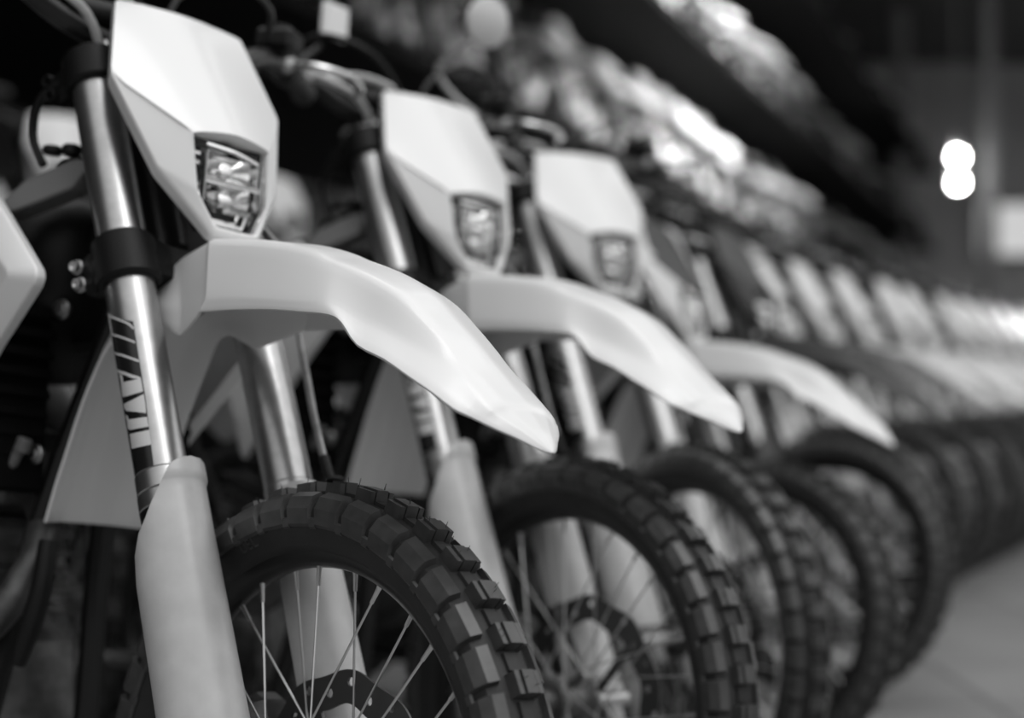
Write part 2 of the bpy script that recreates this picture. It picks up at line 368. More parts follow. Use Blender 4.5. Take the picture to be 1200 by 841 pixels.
# ---- front fender (loft of cross-sections, both halves)
ST = [  # edge e, lower crease m, ridge r, crown c : (x, z, w)
 ((0.3035, 0.7345, 0.0010), (0.3037, 0.7350, 0.0008), (0.3037, 0.7353, 0.0005), (0.3038, 0.7355)),
 ((0.3010, 0.7354, 0.0060), (0.3015, 0.7370, 0.0046), (0.3016, 0.7379, 0.0030), (0.3018, 0.7384)),
 ((0.2963, 0.7378, 0.0130), (0.2973, 0.7410, 0.0099), (0.2976, 0.7428, 0.0065), (0.2979, 0.7438)),
 ((0.2898, 0.7417, 0.0205), (0.2912, 0.7465, 0.0156), (0.2917, 0.7493, 0.0103), (0.2921, 0.7507)),
 ((0.2819, 0.7463, 0.0290), (0.2838, 0.7527, 0.0220), (0.2844, 0.7564, 0.0145), (0.2850, 0.7583)),
 ((0.2733, 0.7507, 0.0390), (0.2757, 0.7587, 0.0296), (0.2764, 0.7633, 0.0195), (0.2772, 0.7657)),
 ((0.2620, 0.7565, 0.0510), (0.2650, 0.7666, 0.0388), (0.2660, 0.7725, 0.0255), (0.2669, 0.7755)),
 ((0.2508, 0.7625, 0.0610), (0.2546, 0.7752, 0.0464), (0.2558, 0.7827, 0.0305), (0.2570, 0.7865)),
 ((0.2373, 0.7692, 0.0710), (0.2145, 0.8058, 0.0450), (0.2024, 0.8207, 0.0330), (0.2054, 0.8277)),
 ((0.2111, 0.7839, 0.0760), (0.1879, 0.8185, 0.0510), (0.1772, 0.8408, 0.0370), (0.1802, 0.8478)),
 ((0.1823, 0.7975, 0.0790), (0.1556, 0.8326, 0.0560), (0.1463, 0.8632, 0.0400), (0.1493, 0.8702)),
 ((0.1459, 0.8149, 0.0820), (0.1171, 0.8472, 0.0610), (0.1104, 0.8874, 0.0430), (0.1150, 0.8960)),
 ((0.1060, 0.8294, 0.0850), (0.0817, 0.8595, 0.0660), (0.0660, 0.9070, 0.0450), (0.0690, 0.9165)),
 ((0.0750, 0.8530, 0.0820), (0.0520, 0.8720, 0.0710), (0.0240, 0.9215, 0.0470), (0.0262, 0.9300)),
 ((.050, .862, .080), (.030, .877, .0745), (.002, .928, .048), (.002, .9365)),
 ((.000, .867, .079), (-.004, .879, .076), (-.028, .9385, .048), (-.028, .946)),
 ((-.054, .871, .078), (-.056, .883, .076), (-.075, .949, .048), (-.077, .956)),
 ((-.120, .873, .077), (-.124, .888, .075), (-.145, .959, .047), (-.148, .963)),
 ((-.172, .873, .076), (-.170, .888, .0745), (-.216, .964, .046), (-.222, .967)),
 ((-.186, .873, .0755), (-.178, .888, .074), (-.226, .964, .046), (-.232, .967)),
 ((-.194, .870, .072), (-.188, .888, .071), (-.234, .962, .044), (-.240, .965)),
 ((-.240, .853, .058), (-.246, .885, .056), (-.282, .950, .040), (-.290, .954)),
 ((-.256, .852, .055), (-.262, .884, .0535), (-.298, .944, .038), (-.306, .948)),
 ((-.300, .866, .054), (-.312, .888, .053), (-.335, .925, .036), (-.342, .930)),
 ((-.340, .862, .062), (-.360, .880, .052), (-.378, .895, .034), (-.385, .899)),
 ((-.372, .838, .074), (-.397, .856, .056), (-.412, .865, .034), (-.420, .868)),
 ((-.395, .800, .077), (-.421, .812, .057), (-.436, .818, .034), (-.444, .820)),
 ((-.416, .755, .078), (-.442, .763, .057), (-.457, .767, .034), (-.465, .768)),
 ((-.432, .710, .079), (-.458, .716, .057), (-.473, .719, .034), (-.481, .720)),
 ((-.447, .668, .080), (-.472, .672, .057), (-.487, .674, .034), (-.495, .675)),
 ((-.462, .622, .080), (-.487, .623, .057), (-.502, .624, .034), (-.510, .624)),
]
def chaikin(p, it=2):
    for _ in range(it):
        q = [p[0]]
        for a, b in zip(p[:-1], p[1:]): q += [a*.75 + b*.25, a*.25 + b*.75] if True else []
        q.append(p[-1]); p = q
    return p
rows = []
def tightround(p, k=.18):
    q = [p[0]]
    for i in range(1, len(p)-1):
        a, b, c = p[i-1], p[i], p[i+1]
        q += [b + (a-b)*k, b + (a-b)*k*.3 + (c-b)*k*.3*.6, b + (c-b)*k]
    q.append(p[-1]); return q
def crsamp(L, n):
    out = []
    Q = [L[0]] + L + [L[-1]]
    for i in range(1, len(Q)-2):
        for k in range(n):
            t = k/n; a, b, c, d = Q[i-1], Q[i], Q[i+1], Q[i+2]
            out.append([.5*((2*b[j]) + (c[j]-a[j])*t + (2*a[j]-5*b[j]+4*c[j]-d[j])*t*t + (3*b[j]-a[j]-3*c[j]+d[j])*t**3) for j in range(len(b))])
    out.append(L[-1]); return out
flat = [[*e, *m, *r, c[0], c[1]] for e, m, r, c in ST]
for s in crsamp(flat, 3):
    e, m, r, c = s[0:3], s[3:6], s[6:9], s[9:11]
    half = [Vector((e[0], -e[2], e[1])), Vector((m[0], -m[2], m[1])), Vector((r[0], -r[2], r[1])), Vector((c[0], 0, c[1]))]
    full = half + [Vector((p.x, -p.y, p.z)) for p in reversed(half[:-1])]
    # half way points keep the facets flat
    full = [q for a, b in zip(full[:-1], full[1:]) for q in (a, (a+b)/2)] + [full[-1]]
    rows.append(tightround(full, .3))
g = G(); g.grid(rows)
me = bake(g.mesh('f', M['white'], 60), 'front_fender', [('SOLIDIFY', dict(thickness=.0032, offset=-1)), ('BEVEL', dict(width=.0009, segments=2, limit_method='ANGLE', angle_limit=rad(60)))])
me.set_sharp_from_angle(angle=rad(50))
P('front_fender', me, True)

# ---- headlight mask
def mk(y): return lambda p: Vector((p[0], p[1]*y, p[2]))
T, W, K, Bm = (-.408, .094, 1.266), (-.347, .125, 1.156), (-.285, .088, 1.045), (-.240, .034, .972)
O1, O2, O3 = (-.266, .0545, 1.093), (-.249, .0505, 1.022), (-.237, .029, .983)
CT, CO, CO3, CB, CM = (-.400, 0, 1.270), (-.258, 0, 1.100), (-.231, 0, .981), (-.233, 0, .970), (-.332, 0, 1.190)
WM = (-.322, .082, 1.150)
vs = []; ids = {}
def V(p, s):
    q = (p[0], p[1]*s, p[2])
    if q not in ids: ids[q] = len(vs); vs.append(q)
    return ids[q]
fs = []
for s in S2:
    for poly in ([W, K, O2, O1], [K, Bm, O3, O2], [Bm, CB, CO3, O3]):
        fs.append([V(p, s) for p in poly])
g = G(); g.add(vs, fs)
rws = []
NZ, NY = 14, 12
def bnd(t):      # boundary point and centre point, t 0 top .. 1 opening
    tw = .40
    if t < tw: b = [T[k] + (W[k]-T[k])*t/tw for k in range(3)]
    else: b = [W[k] + (O1[k]-W[k])*(t-tw)/(1-tw) for k in range(3)]
    c = [CT[k] + (CO[k]-CT[k])*t for k in range(3)]
    return b, c
for i in range(NZ+1):
    t = i/NZ
    if abs(t-.4) < .04: t = .4
    b, c = bnd(t); row = []
    for j in range(NY+1):
        u = 2*j/NY - 1; v = abs(u)**1.7
        row.append(Vector((c[0] + (b[0]-c[0])*v, b[1]*u, c[2] + (b[2]-c[2])*v)))
    rws.append(row)
g.grid(rws)
# returned edge: extrude the outer outline back
outer = [CT, T, W, K, Bm, CB]
back = {T: (-.424, .088, 1.258), W: (-.365, .117, 1.146), K: (-.303, .080, 1.037), Bm: (-.254, .030, .966), CB: (-.248, 0, .963), CT: (-.416, 0, 1.262)}
for s in S2:
    for a, b in zip(outer[:-1], outer[1:]):
        q = [a, b, back[b], back[a]]
        g.add([(p[0], p[1]*s, p[2]) for p in q], [(0, 1, 2, 3)])
inner = [CO, O1, O2, O3, CO3]
def binn(p): return (p[0]-.020, p[1]*.94, p[2]-.006 + (.004 if p is O3 or p is CO3 else 0))
for s in S2:
    for a, b in zip(inner[:-1], inner[1:]):
        q = [a, b, binn(b), binn(a)]
        g.add([(p[0], p[1]*s, p[2]) for p in q], [(0, 1, 2, 3)])
me = bake(g.mesh('m', M['white']), 'headlight_mask', [('BEVEL', dict(width=.0045, segments=4, limit_method='ANGLE', angle_limit=rad(14))), ('SOLIDIFY', dict(thickness=.0025, offset=-1))])
me.set_sharp_from_angle(angle=rad(35))
mask = P('headlight_mask', me, True)
MASK2 = me.copy(); MASK2.materials.append(M['charcoal'])      # white mask with a dark front panel
for p in MASK2.polygons:
    z_ = p.center.z; w_ = .094 + (.125-.094)*(1.266-z_)/.11 if z_ > 1.156 else .125 - (1.156-z_)*.7
    if abs(p.center.y) < w_ - .040: p.material_index = 1
# light unit
FN = Vector((.83, 0, .20)).normalized()
def LP(p, d, k=1.0):      # point of the opening pushed back by d, scaled k about the centre
    c = Vector((-.248, 0, 1.040)); q = c + (Vector(p)-c)*k; return q - FN*d
open6 = [(O1[0], O1[1], O1[2]), (O2[0], O2[1], O2[2]), (O3[0], O3[1], O3[2]), (O3[0], -O3[1], O3[2]), (O2[0], -O2[1], O2[2]), (O1[0], -O1[1], O1[2])]
g = G()
rws = [[LP(p, .012, .99) for p in open6], [LP(p, .016, .90) for p in open6], [LP(p, .055, .80) for p in open6], [LP(p, .062, .4) for p in open6]]
g.grid(rws, True, False, True)
P('headlight_housing', g.mesh('headlight_housing', M['black'], 20), True, 'nf', mask)
# reflector: stepped, faceted chrome bowl
g = G()
def ringk(d, k, dz=0): return [LP((p[0], p[1]*k, 1.04+(p[2]-1.04)*k+dz), d, 1) for p in open6]
g.grid([ringk(.018, .86), ringk(.024, .80), ringk(.024, .74), ringk(.034, .70), ringk(.034, .62)], True)
# upper and lower curved bowls
for (z0, z1) in ((1.074, 1.040), (1.037, 1.003)):
    rr = []
    for i in range(9):
        t = i/8; z = z0 + (z1-z0)*t; hw = (.036 if z > 1.03 else .036-(1.03-z)*.45)
        rr.append([Vector((-.262 - .030*sin(PI*min(1, .15+t*.8)) * (1-(y/hw/1.15)**2) - (z-1.04)*.22, y, z)) for y in [hw*(j/5-1) for j in range(11)]])
    g.grid(rr)
P('headlight_reflector', g.mesh('headlight_reflector', M['reflector'], 25), True, 'nf', mask)
g = G()
g.box((-.266, 0, 1.039), (.022, .078, .006), None, .2)
for y in (-.0395, .0395, .0335): g.box((-.262, y, 1.042), (.016, .0018, .060), None, .1)
g.tube([(-.262, -.038, 1.082), (-.256, .0, 1.078), (-.256, .034, 1.070)], .002, 6)
g.lathe([(0, .0), (.008, 0), (.010, .004), (.010, .014), (0, .018)], (-.285, 0, 1.055), FN, 20)
g.lathe([(0, .0), (.008, 0), (.010, .004), (.010, .014), (0, .018)], (-.280, 0, 1.020), FN, 20)
P('light_divider', g.mesh('light_divider', M['chrome']), True, 'n', mask)
g = G(); g.grid([[LP(p, .0075, .965) for p in open6], [LP(p, .0095, .965) for p in open6]], True, True, True)
P('headlight_lens', g.mesh('headlight_lens', M['glass']), True, 'n', mask)

# ---- wheels
def rot_y(p, a, c):   # rotate (x,y,z) offset about y axis through c
    return Vector((c[0] + p[0]*cos(a) - p[2]*sin(a), c[1] + p[1], c[2] + p[0]*sin(a) + p[2]*cos(a)))
def add_box_polar(g, c, a, r, y, dr, dt, dy, tilt=0, taper=.82, mi=0):
    vs = []
    for sr in (0, 1):
        k = taper if sr else 1
        for (st, syy) in ((-1, -1), (1, -1), (1, 1), (-1, 1)):
            rr = r + dr*sr - (tilt*abs(y + syy*dy*k/2) if sr else 0)
            vs.append(rot_y((st*dt*k/2, y + syy*dy*k/2, rr), -a, c))
    g.add(vs, [(0, 1, 2, 3), (4, 5, 6, 7), (0, 1, 5, 4), (1, 2, 6, 5), (2, 3, 7, 6), (3, 0, 4, 7)], mi)
def polar(c, a, r, y): return rot_y((0, y, r), -a, c)
def knob_on(g, c, a, half, base, top, tp=.82, mi=1):
    """block whose cross-section follows base -> top polylines of (r, y), half = half angle"""
    n = len(base); rows = []
    for sg, k in ((-1, 1), (-1, tp), (1, tp), (1, 1)):
        L = base if k == 1 else top
        rows.append([polar(c, a + sg*half*k, r, y) for r, y in L])
    g.grid(rows, mi=mi)
    for e in (0, n-1):
        g.add([rows[i][e] for i in range(4)], [(0, 1, 2, 3)], mi)
def tyre(c, R, hw, rb, rows_, name, nibs=False, ph=0):
    g = G(); b = R - .014; k_ = hw/.047
    prof = [(rb-.004, -.020), (rb, -.026), (rb+.003, -.0275), (rb+.009, -.0295), (rb+.016, -.034*k_), (rb+.028, -.0385*k_), (b-.020, -.0390*k_), (b-.011, -.035*k_), (b-.005, -.026*k_), (b-.001, -.015*k_), (b, 0)]
    prof = prof + [(r, -y) for r, y in reversed(prof[:-1])]
    g.lathe(prof, c, (0, 1, 0), 120)
    ps = 2*PI/rows_
    for k in range(rows_):
        a = ps*k + ph
        # centre block : three ribs with grooves between
        for y0, y1, h in ((-.0165, -.0095, .0120), (-.0080, .0075, .0140), (.0090, .0155, .0125)):
            y0 *= k_; y1 *= k_
            knob_on(g, c, a, .0125/R, [(b-.003, y0), (b-.003, y1)], [(b+h, y0+.0003), (b+h, y1-.0003)], .93)
        # low tie bar between centre blocks
        knob_on(g, c, a + ps/2, .0105/R, [(b-.003, -.012*k_), (b-.003, .004*k_)], [(b+.003, -.011*k_), (b+.003, .003*k_)], .9, 0)
        for s in S2:
            ab = a + ps/2
            base = [(b-.036, s*.037*k_), (b-.020, s*.0385*k_), (b-.011, s*.0345*k_), (b-.005, s*.0245*k_)]
            top = [(b-.033, s*.0405*k_), (b-.017, s*.0435*k_), (b-.004, s*.0375*k_), (b+.0015, s*.0265*k_)]
            knob_on(g, c, ab, ps*.43, base, top, .88)
            # low lug between the shoulder knobs, open towards the sidewall
            knob_on(g, c, a, ps*.12, [(b-.038, s*.037*k_), (b-.026, s*.0388*k_)], [(b-.036, s*.0395*k_), (b-.028, s*.0410*k_)], .9)
        if nibs:
            for j in range(4):
                an = a + (j-1.5)*.007/R; yy = random.uniform(-.016, .02)
                dy = random.uniform(-.002, .002); q = polar(c, an, b+.012 if j in (1, 2) else b-.001, yy)
                t = polar(c, an + random.uniform(-.004, .004), (b+.0195 if j in (1, 2) else b+.007), yy+dy)
                g.tube([q, t], [.0005, .0003], 4, smooth=0, mi=1)
    return g.mesh(name, [M['rubber'], M['knob']], 30)
def rim(c, rb, name, w=.022):
    g = G()
    prof = [(rb+.004, -w-.004), (rb+.006, -w-.001), (rb-.002, -w+.002), (rb-.008, -w*.8), (rb-.016, -w*.45), (rb-.0185, 0)]
    prof = prof + [(r, -y) for r, y in reversed(prof[:-1])]
    pr2 = [(rb+.003, w+.001), (rb-.004, w*.6), (rb-.012, 0), (rb-.004, -w*.6), (rb+.003, -w-.001)]
    g.lathe(prof + pr2, c, (0, 1, 0), 96, closed=True)
    return g.mesh(name, M['rim'], 40)
def hub(c, name, fw=.032, fr=.036):
    g = G(); g.lathe([(0, -fw-.018), (.018, -fw-.018), (.020, -fw-.004), (fr, -fw-.004), (fr, -fw+.002), (.022, -fw+.010), (.020, 0), (.022, fw-.010), (fr, fw-.002), (fr, fw+.004), (.020, fw+.004), (.018, fw+.018), (0, fw+.018)], c, (0, 1, 0), 36)
    return g.mesh(name, M['alloy'])
def spoke_geo(g, c, k, rb, fw=.030, fr=.033, n=36, phase=0):
    s = -1 if k % 2 else 1; d = 1 if (k//2) % 2 else -1
    a = 2*PI*k/n + phase
    ah = a + d*rad(62)
    A = rot_y((0, s*fw, fr), ah, c)
    B = rot_y((0, s*.004, rb-.020), a, c)
    D = (B-A).normalized(); L = (B-A).length
    g.tube([A, A + D*(L-.016)], .00135, 6, smooth=0)
    g.tube([A + D*(L-.018), A + D*(L-.002), B+D*.004], [.0022, .0026, .0035], 8, smooth=0)
FC = (0, 0, .348)
fr_ = P('front_rim', rim(FC, .275, 'front_rim'), True, 'nf')
P('front_tyre', tyre(FC, .348, .047, .277, 43, 'front_tyre', True, rad(51.3)), True)
P('front_hub', hub(FC, 'front_hub'), True, 'nf')
for k in range(32):
    g = G(); spoke_geo(g, FC, k, .275, n=32, phase=rad(-7.1)); P('spoke', g.mesh('spoke', M['spoke']), True, 'n', fr_)
g = G()
for k in range(32): spoke_geo(g, FC, k, .275, n=32, phase=rad(-7.1))
P('spoke_set', g.mesh('spoke_set', M['spoke']), True, 'f', fr_)
g = G(); g.cyl((0, -.118, .348), (0, .118, .348), .011)
P('front_axle', g.mesh('front_axle', M['bolt']), True, 'n')
# raised characters on the tyre sidewall
g = G()
def tyre_strip(pts, w=.0012):
    for (a0, r0), (a1, r1) in zip(pts[:-1], pts[1:]):
        v = []
        for (a, r) in ((a0, r0), (a1, r1)):
            a = rad(a)
            yy = -.031 - (r-.2885)*.62 - .0008
            v.append((a, r, yy))
        n1 = Vector((-(v[1][1]-v[0][1]), (v[1][0]-v[0][0])*.3)).normalized()*w
        q = []
        for (a, r, yy), sg in ((v[0], 1), (v[1], 1), (v[1], -1), (v[0], -1)):
            q.append(Vector(((r+n1.y*sg)*sin(-a + n1.x*sg/.3*1), yy, .348 + (r+n1.y*sg)*cos(-a + n1.x*sg/.3*1))))
        q2 = [p + Vector((0, .004, 0)) for p in q]
        g.add(q+q2, [(0, 1, 2, 3), (4, 5, 6, 7), (0, 1, 5, 4), (1, 2, 6, 5), (2, 3, 7, 6), (3, 0, 4, 7)])
rL, rH = .2885, .2975
A0 = 19.5
tyre_strip([(A0+4.6, rL), (A0+4.6, rH), (A0+3.2, rH), (A0+3.2, rL)])            # O / D like
tyre_strip([(A0+4.6, rL), (A0+3.2, rL)])
tyre_strip([(A0+2.4, rL), (A0+2.4, rH), (A0+1.2, rH)]); tyre_strip([(A0+2.4, (rL+rH)/2), (A0+1.4, (rL+rH)/2)]); tyre_strip([(A0+2.4, rL), (A0+1.2, rL)])
tyre_strip([(A0+.4, rH), (A0+.4, rL), (A0-1, rL)])
P('tyre_lettering', g.mesh('tyre_lettering', M['charcoal']), True, 'n', PROTO[-3] if False else [d for d in PROTO if d['name'] == 'front_tyre'][0])
# brake disc (wavy, with holes) and caliper
def disc_mesh(c, R, r0, y0, th, name, holes=18):
    g = G(); N = 144; rows = []
    def Rw(a): return R + .0028*cos(10*a)
    prof = []
    for i in range(N):
        a = 2*PI*i/N
        Ro = Rw(a); Ri = r0 + .003*cos(10*a)
        rows.append([rot_y((0, y, r), a, c) for r, y in ((Ri, y0), (Ro, y0), (Ro, y0+th), (Ri, y0+th))])
    rows.append(rows[0]); g.grid(rows, True)
    return g
g = disc_mesh(FC, .148, .112, .038, .003, 'd')
for k in range(5):      # carrier arms
    a = 2*PI*k/5 + .3
    g.add([rot_y((dx, yy, r), a + da, FC) for yy in (.037, .041) for dx, r, da in ((-.006, .030, 0), (.006, .030, 0), (.012, .114, .22), (-.002, .114, .22))],
          [(0, 1, 2, 3), (4, 5, 6, 7), (0, 1, 5, 4), (1, 2, 6, 5), (2, 3, 7, 6), (3, 0, 4, 7)])
me = g.mesh('d', M['disc'])
cut = G()
for k in range(24):
    a = 2*PI*k/24; rr = (.138, .126)[k % 2]
    q = rot_y((0, .03, rr), a, FC); cut.lathe([(0, 0), (.0052, 0), (.0052, .02), (0, .02)], q, (0, 1, 0), 10)
co = bpy.data.objects.new('cut', cut.mesh('cut', M['disc'])); COL.objects.link(co)
me = bake(me, 'brake_disc', [('BOOLEAN', dict(object=co, operation='DIFFERENCE', solver='EXACT'))])
bpy.data.objects.remove(co); me.set_sharp_from_angle(angle=rad(30))
P('front_brake_disc', me, True, 'nf')
g = G()
cc = FK(-.125, .062, .12)
g.box(cc, (.055, .055, .105), Rf, .25); g.cyl(cc + Vector((0, .02, .02)), cc + Vector((0, .042, .02)), .016); g.cyl(cc + Vector((0, .02, -.02)), cc + Vector((0, .042, -.02)), .016)
g.box(FK(-.065, .082, .10), (.06, .012, .07), Rf, .2)
P('brake_caliper', g.mesh('brake_caliper', M['alloy']), True, 'nf')

# ---- rear wheel (z centre so that it stands on the floor)
RC = (-1.478, 0, .335)
rr_ = P('rear_rim', rim(RC, .235, 'rear_rim', .028), False, 'nf')
P('rear_tyre', tyre(RC, .335, .062, .237, 38, 'rear_tyre'), False)
g = G()
for k in range(36): spoke_geo(g, RC, k, .235)
P('spoke_set', g.mesh('rear_spokes', M['spoke']), False, 'nf', rr_)
P('rear_hub', hub(RC, 'rear_hub', .036, .044), False, 'nf')

# ---- frame and body
def both(pts): return [[(x, s*y, z) for x, y, z in pts] for s in S2]
g = G()
g.cyl(FK(-.066, 0, .715), FK(-.066, 0, .905), .030, 24)
for q in both([(-.44, .018, .90), (-.53, .045, .62), (-.57, .075, .34), (-.63, .085, .245), (-.90, .10, .235), (-1.02, .105, .34), (-1.0, .10, .55), (-.93, .085, .74), (-.72, .055, .86), (-.49, .018, .99)]):
    g.tube(q, .017, 10)
for q in both([(-.93, .085, .74), (-1.2, .07, .84), (-1.5, .05, .92)]): g.tube(q, .012, 8)
for q in both([(-1.0, .10, .5), (-1.25, .07, .78)]): g.tube(q, .011, 8)
g.box((-.50, 0, .90), (.10, .05, .12), None, .2)
frm = P('main_frame', g.mesh('main_frame', M['frame']))
for bx in ((-.513, -.056, .889), (-.520, -.066, .704)):
    g = G(); b = Vector(bx); d = Vector((.35, -.93, 0)); g.cyl(b, b + d*.008, .0125, 24); g.cyl(b + d*.008, b + d*.012, .0075, 6)
    P('frame_bolt', g.mesh('frame_bolt', M['bolt']), False, 'n', frm)
g = G()
g.prism([(-.60, .30), (-.66, .25), (-.92, .25), (-1.0, .31), (-1.02, .42), (-.96, .50), (-.78, .52), (-.64, .46)], -.10, .10, .015)
g.cyl((-.72, -.15, .37), (-.72, -.09, .37), .085, 32); g.cyl((-.72, -.162, .37), (-.72, -.148, .37), .055, 24)
g.cyl((-.90, -.135, .34), (-.90, -.09, .34), .055, 24); g.cyl((-.74, .09, .37), (-.74, .14, .37), .085, 32)
R1 = Matrix.Rotation(rad(12), 3, 'Y')
g.box((-.735, 0, .555), (.15, .13, .16), R1, .08)
for k in range(5): g.box((-.735 - .006*k*0, 0, .52 + k*.025), (.175, .15, .006), R1, .2)
g.box((-.715, 0, .69), (.15, .12, .12), R1, .2)
P('engine', g.mesh('engine', M['engine'], 30))
g = G(); g.tube([(-.63, -.02, .665), (-.545, -.035, .63), (-.50, -.07, .56), (-.515, -.12, .48), (-.60, -.15, .43), (-.80, -.155, .50), (-1.0, -.15, .62), (-1.15, -.15, .72)], [.019, .020, .021, .022, .024, .022, .019, .019], 14)
P('exhaust_header', g.mesh('exhaust_header', M['engine']))
g = G(); g.tube([(-1.12, -.155, .70), (-1.18, -.160, .74), (-1.60, -.175, .93), (-1.65, -.178, .95)], [.022, .052, .052, .035], 18, smooth=0, flat=1.15)
P('silencer', g.mesh('silencer', M['alloy']))
for s in S2:
    g = G(); g.box((-.545, s*.108, .78), (.035, .105, .25), Matrix.Rotation(rad(-6), 3, 'Y'), .1)
    for k in range(9): g.box((-.523, s*.108, .68 + k*.025), (.006, .10, .012), Matrix.Rotation(rad(-30), 3, 'Y'), .1)
    P('radiator', g.mesh('radiator', M['radiator']), False, 'nf')
# tank, with a grey nose
g = G()
def sect(x, hw, z0, z1, n=16, pw=.7):
    out = []
    for k in range(n):
        a = 2*PI*k/n; c, s_ = cos(a), sin(a)
        out.append(Vector((x, hw*math.copysign(abs(c)**pw, c), (z0+z1)/2 + (z1-z0)/2*math.copysign(abs(s_)**pw, s_))))
    return out
g.grid([sect(-.505, .04, .93, 1.0), sect(-.52, .085, .88, 1.03), sect(-.60, .12, .80, 1.06), sect(-.72, .12, .80, 1.04), sect(-.85, .09, .82, .99), sect(-.92, .05, .85, .96)], True, True, True)
tank = P('fuel_tank', g.mesh('fuel_tank', M['black'], 50))
g = G(); g.cyl((-.63, 0, 1.05), (-.635, 0, 1.082), .034, 24); P('fuel_cap', g.mesh('fuel_cap', M['black']), False, 'nf', tank)
for s in S2:
    pl = [(-.432, .085, 1.068), (-.455, .100, 1.070), (-.505, .135, 1.040), (-.53, .16, 1.0), (-.50, .15, .995), (-.44, .105, 1.030)]
    g = G(); g.grid([[(x, s*y, z) for x, y, z in pl], [(x-.02, s*(y-.03), z-.004) for x, y, z in pl]], True, True, True)
    P('tank_trim', bake(g.mesh('tank_trim', M['dgrey']), 'tank_trim', [('BEVEL', dict(width=.004, segments=2, limit_method='ANGLE'))]), False, 'n', tank)
g = G()
for s in S2:
    for k in range(3): g.cyl((-.45-.02*k, s*(.08+.015*k), 1.075), (-.45-.02*k, s*(.08+.015*k), 1.092-.003*k), .013, 12, .3)
g.box((-.475, 0, 1.06), (.06, .2, .03), None, .3)
P('wiring_connector', g.mesh('wiring_connector', M['black']), False, 'n')
g = G(); g.grid([sect(-.74, .055, 1.0, 1.045), sect(-.85, .075, .95, 1.0), sect(-1.0, .09, .90, .965), sect(-1.2, .095, .90, .965), sect(-1.4, .085, .92, .985), sect(-1.56, .06, .95, 1.0)], True, True, True)
P('seat', g.mesh('seat', M['seat'], 50))
for s in S2:
    O = [(-.368, -.178, .905), (-.372, -.178, .915), (-.492, -.180, 1.010), (-.78, -.135, 1.0), (-.86, -.12, .93), (-.80, -.13, .84), (-.62, -.165, .66), (-.448, -.178, .825), (-.372, -.178, .895)]
    I_ = [(-.405, -.196, .9055), (-.408, -.196, .911), (-.500, -.200, .975), (-.76, -.150, .972), (-.82, -.135, .925), (-.78, -.145, .865), (-.62, -.182, .72), (-.470, -.197, .850), (-.408, -.196, .899)]
    f_ = lambda L: [Vector((x, s*abs(y), z)) for x, y, z in L]
    bk = [(x-.012, y*.90, z) for x, y, z in O]
    g = G(); g.grid([f_(bk), f_(O), f_(I_)], True, False, True)
    me = bake(g.mesh('s', M['white']), 'radiator_shroud', [('BEVEL', dict(width=.004, segments=3, limit_method='ANGLE', angle_limit=rad(14)))])
    me.set_sharp_from_angle(angle=rad(35)); P('radiator_shroud', me)
    # number side panel
    g = G(); pl = [(-1.0, .12, .86), (-1.36, .115, .90), (-1.40, .12, .84), (-1.12, .135, .70), (-1.0, .13, .74)]
    g.grid([[(x, s*(y-.02), z) for x, y, z in pl], [(x, s*y, z) for x, y, z in pl]], True, True, True)
    P('side_panel', bake(g.mesh('p', M['white']), 'side_panel', [('BEVEL', dict(width=.006, segments=2, limit_method='ANGLE'))]), False, 'nfr')
g = G()
rows = []
for x, z, w, d in ((-1.35, .93, .06, .02), (-1.5, .955, .085, .03), (-1.7, .985, .09, .032), (-1.88, .99, .075, .02), (-1.98, .975, .05, .008)):
    rows.append([Vector((x, w*t, z - d*abs(t)**1.6)) for t in (-1, -.8, -.5, -.2, 0, .2, .5, .8, 1)])
g.grid(rows)
P('rear_fender', bake(g.mesh('rf', M['white'], 60), 'rear_fender', [('SOLIDIFY', dict(thickness=.004))]))
g = G()
for s in S2: g.tube([(-.96, s*.07, .36), (-1.15, s*.085, .37), (-1.35, s*.095, .345), (-1.49, s*.095, .335)], [.03, .026, .022, .02], 10, flat=.6)
g.cyl((-1.478, -.115, .335), (-1.478, .115, .335), .012)
P('swingarm', g.mesh('swingarm', M['alloy']), False, 'nf')
g = G()
for q in both([(-.95, .09, .29), (-.96, .20, .30)]): g.tube(q, .012, 8)
for q in both([(-.96, .13, .30), (-.96, .20, .30)]): g.tube(q, .02, 6, flat=.5)
P('footpeg', g.mesh('footpeg', M['alloy']), False, 'nf')
STAND = G(); STAND.tube([(-.93, .12, .30), (-.955, .20, .16), (-.985, .285, .050)], .011, 8); STAND.box((-.985, .288, .046), (.06, .035, .012), None, .2)
P('side_stand', STAND.mesh('side_stand', M['alloy']), False, 'nf')
# hanging hose, gear lever and small bits in the dark lower area
g = G(); g.tube([(-.455, -.075, .60), (-.45, -.08, .54), (-.46, -.085, .49), (-.475, -.085, .45)], [.012, .014, .014, .010], 12)
P('radiator_hose', g.mesh('radiator_hose', M['black']), False, 'n')
g = G(); g.tube([(-.60, -.11, .70), (-.56, -.11, .675), (-.525, -.10, .685), (-.51, -.095, .715)], .007, 8); g.cyl((-.51, -.095, .705), (-.505, -.093, .722), .010)
P('coolant_pipe', g.mesh('coolant_pipe', M['dgrey']), False, 'n')

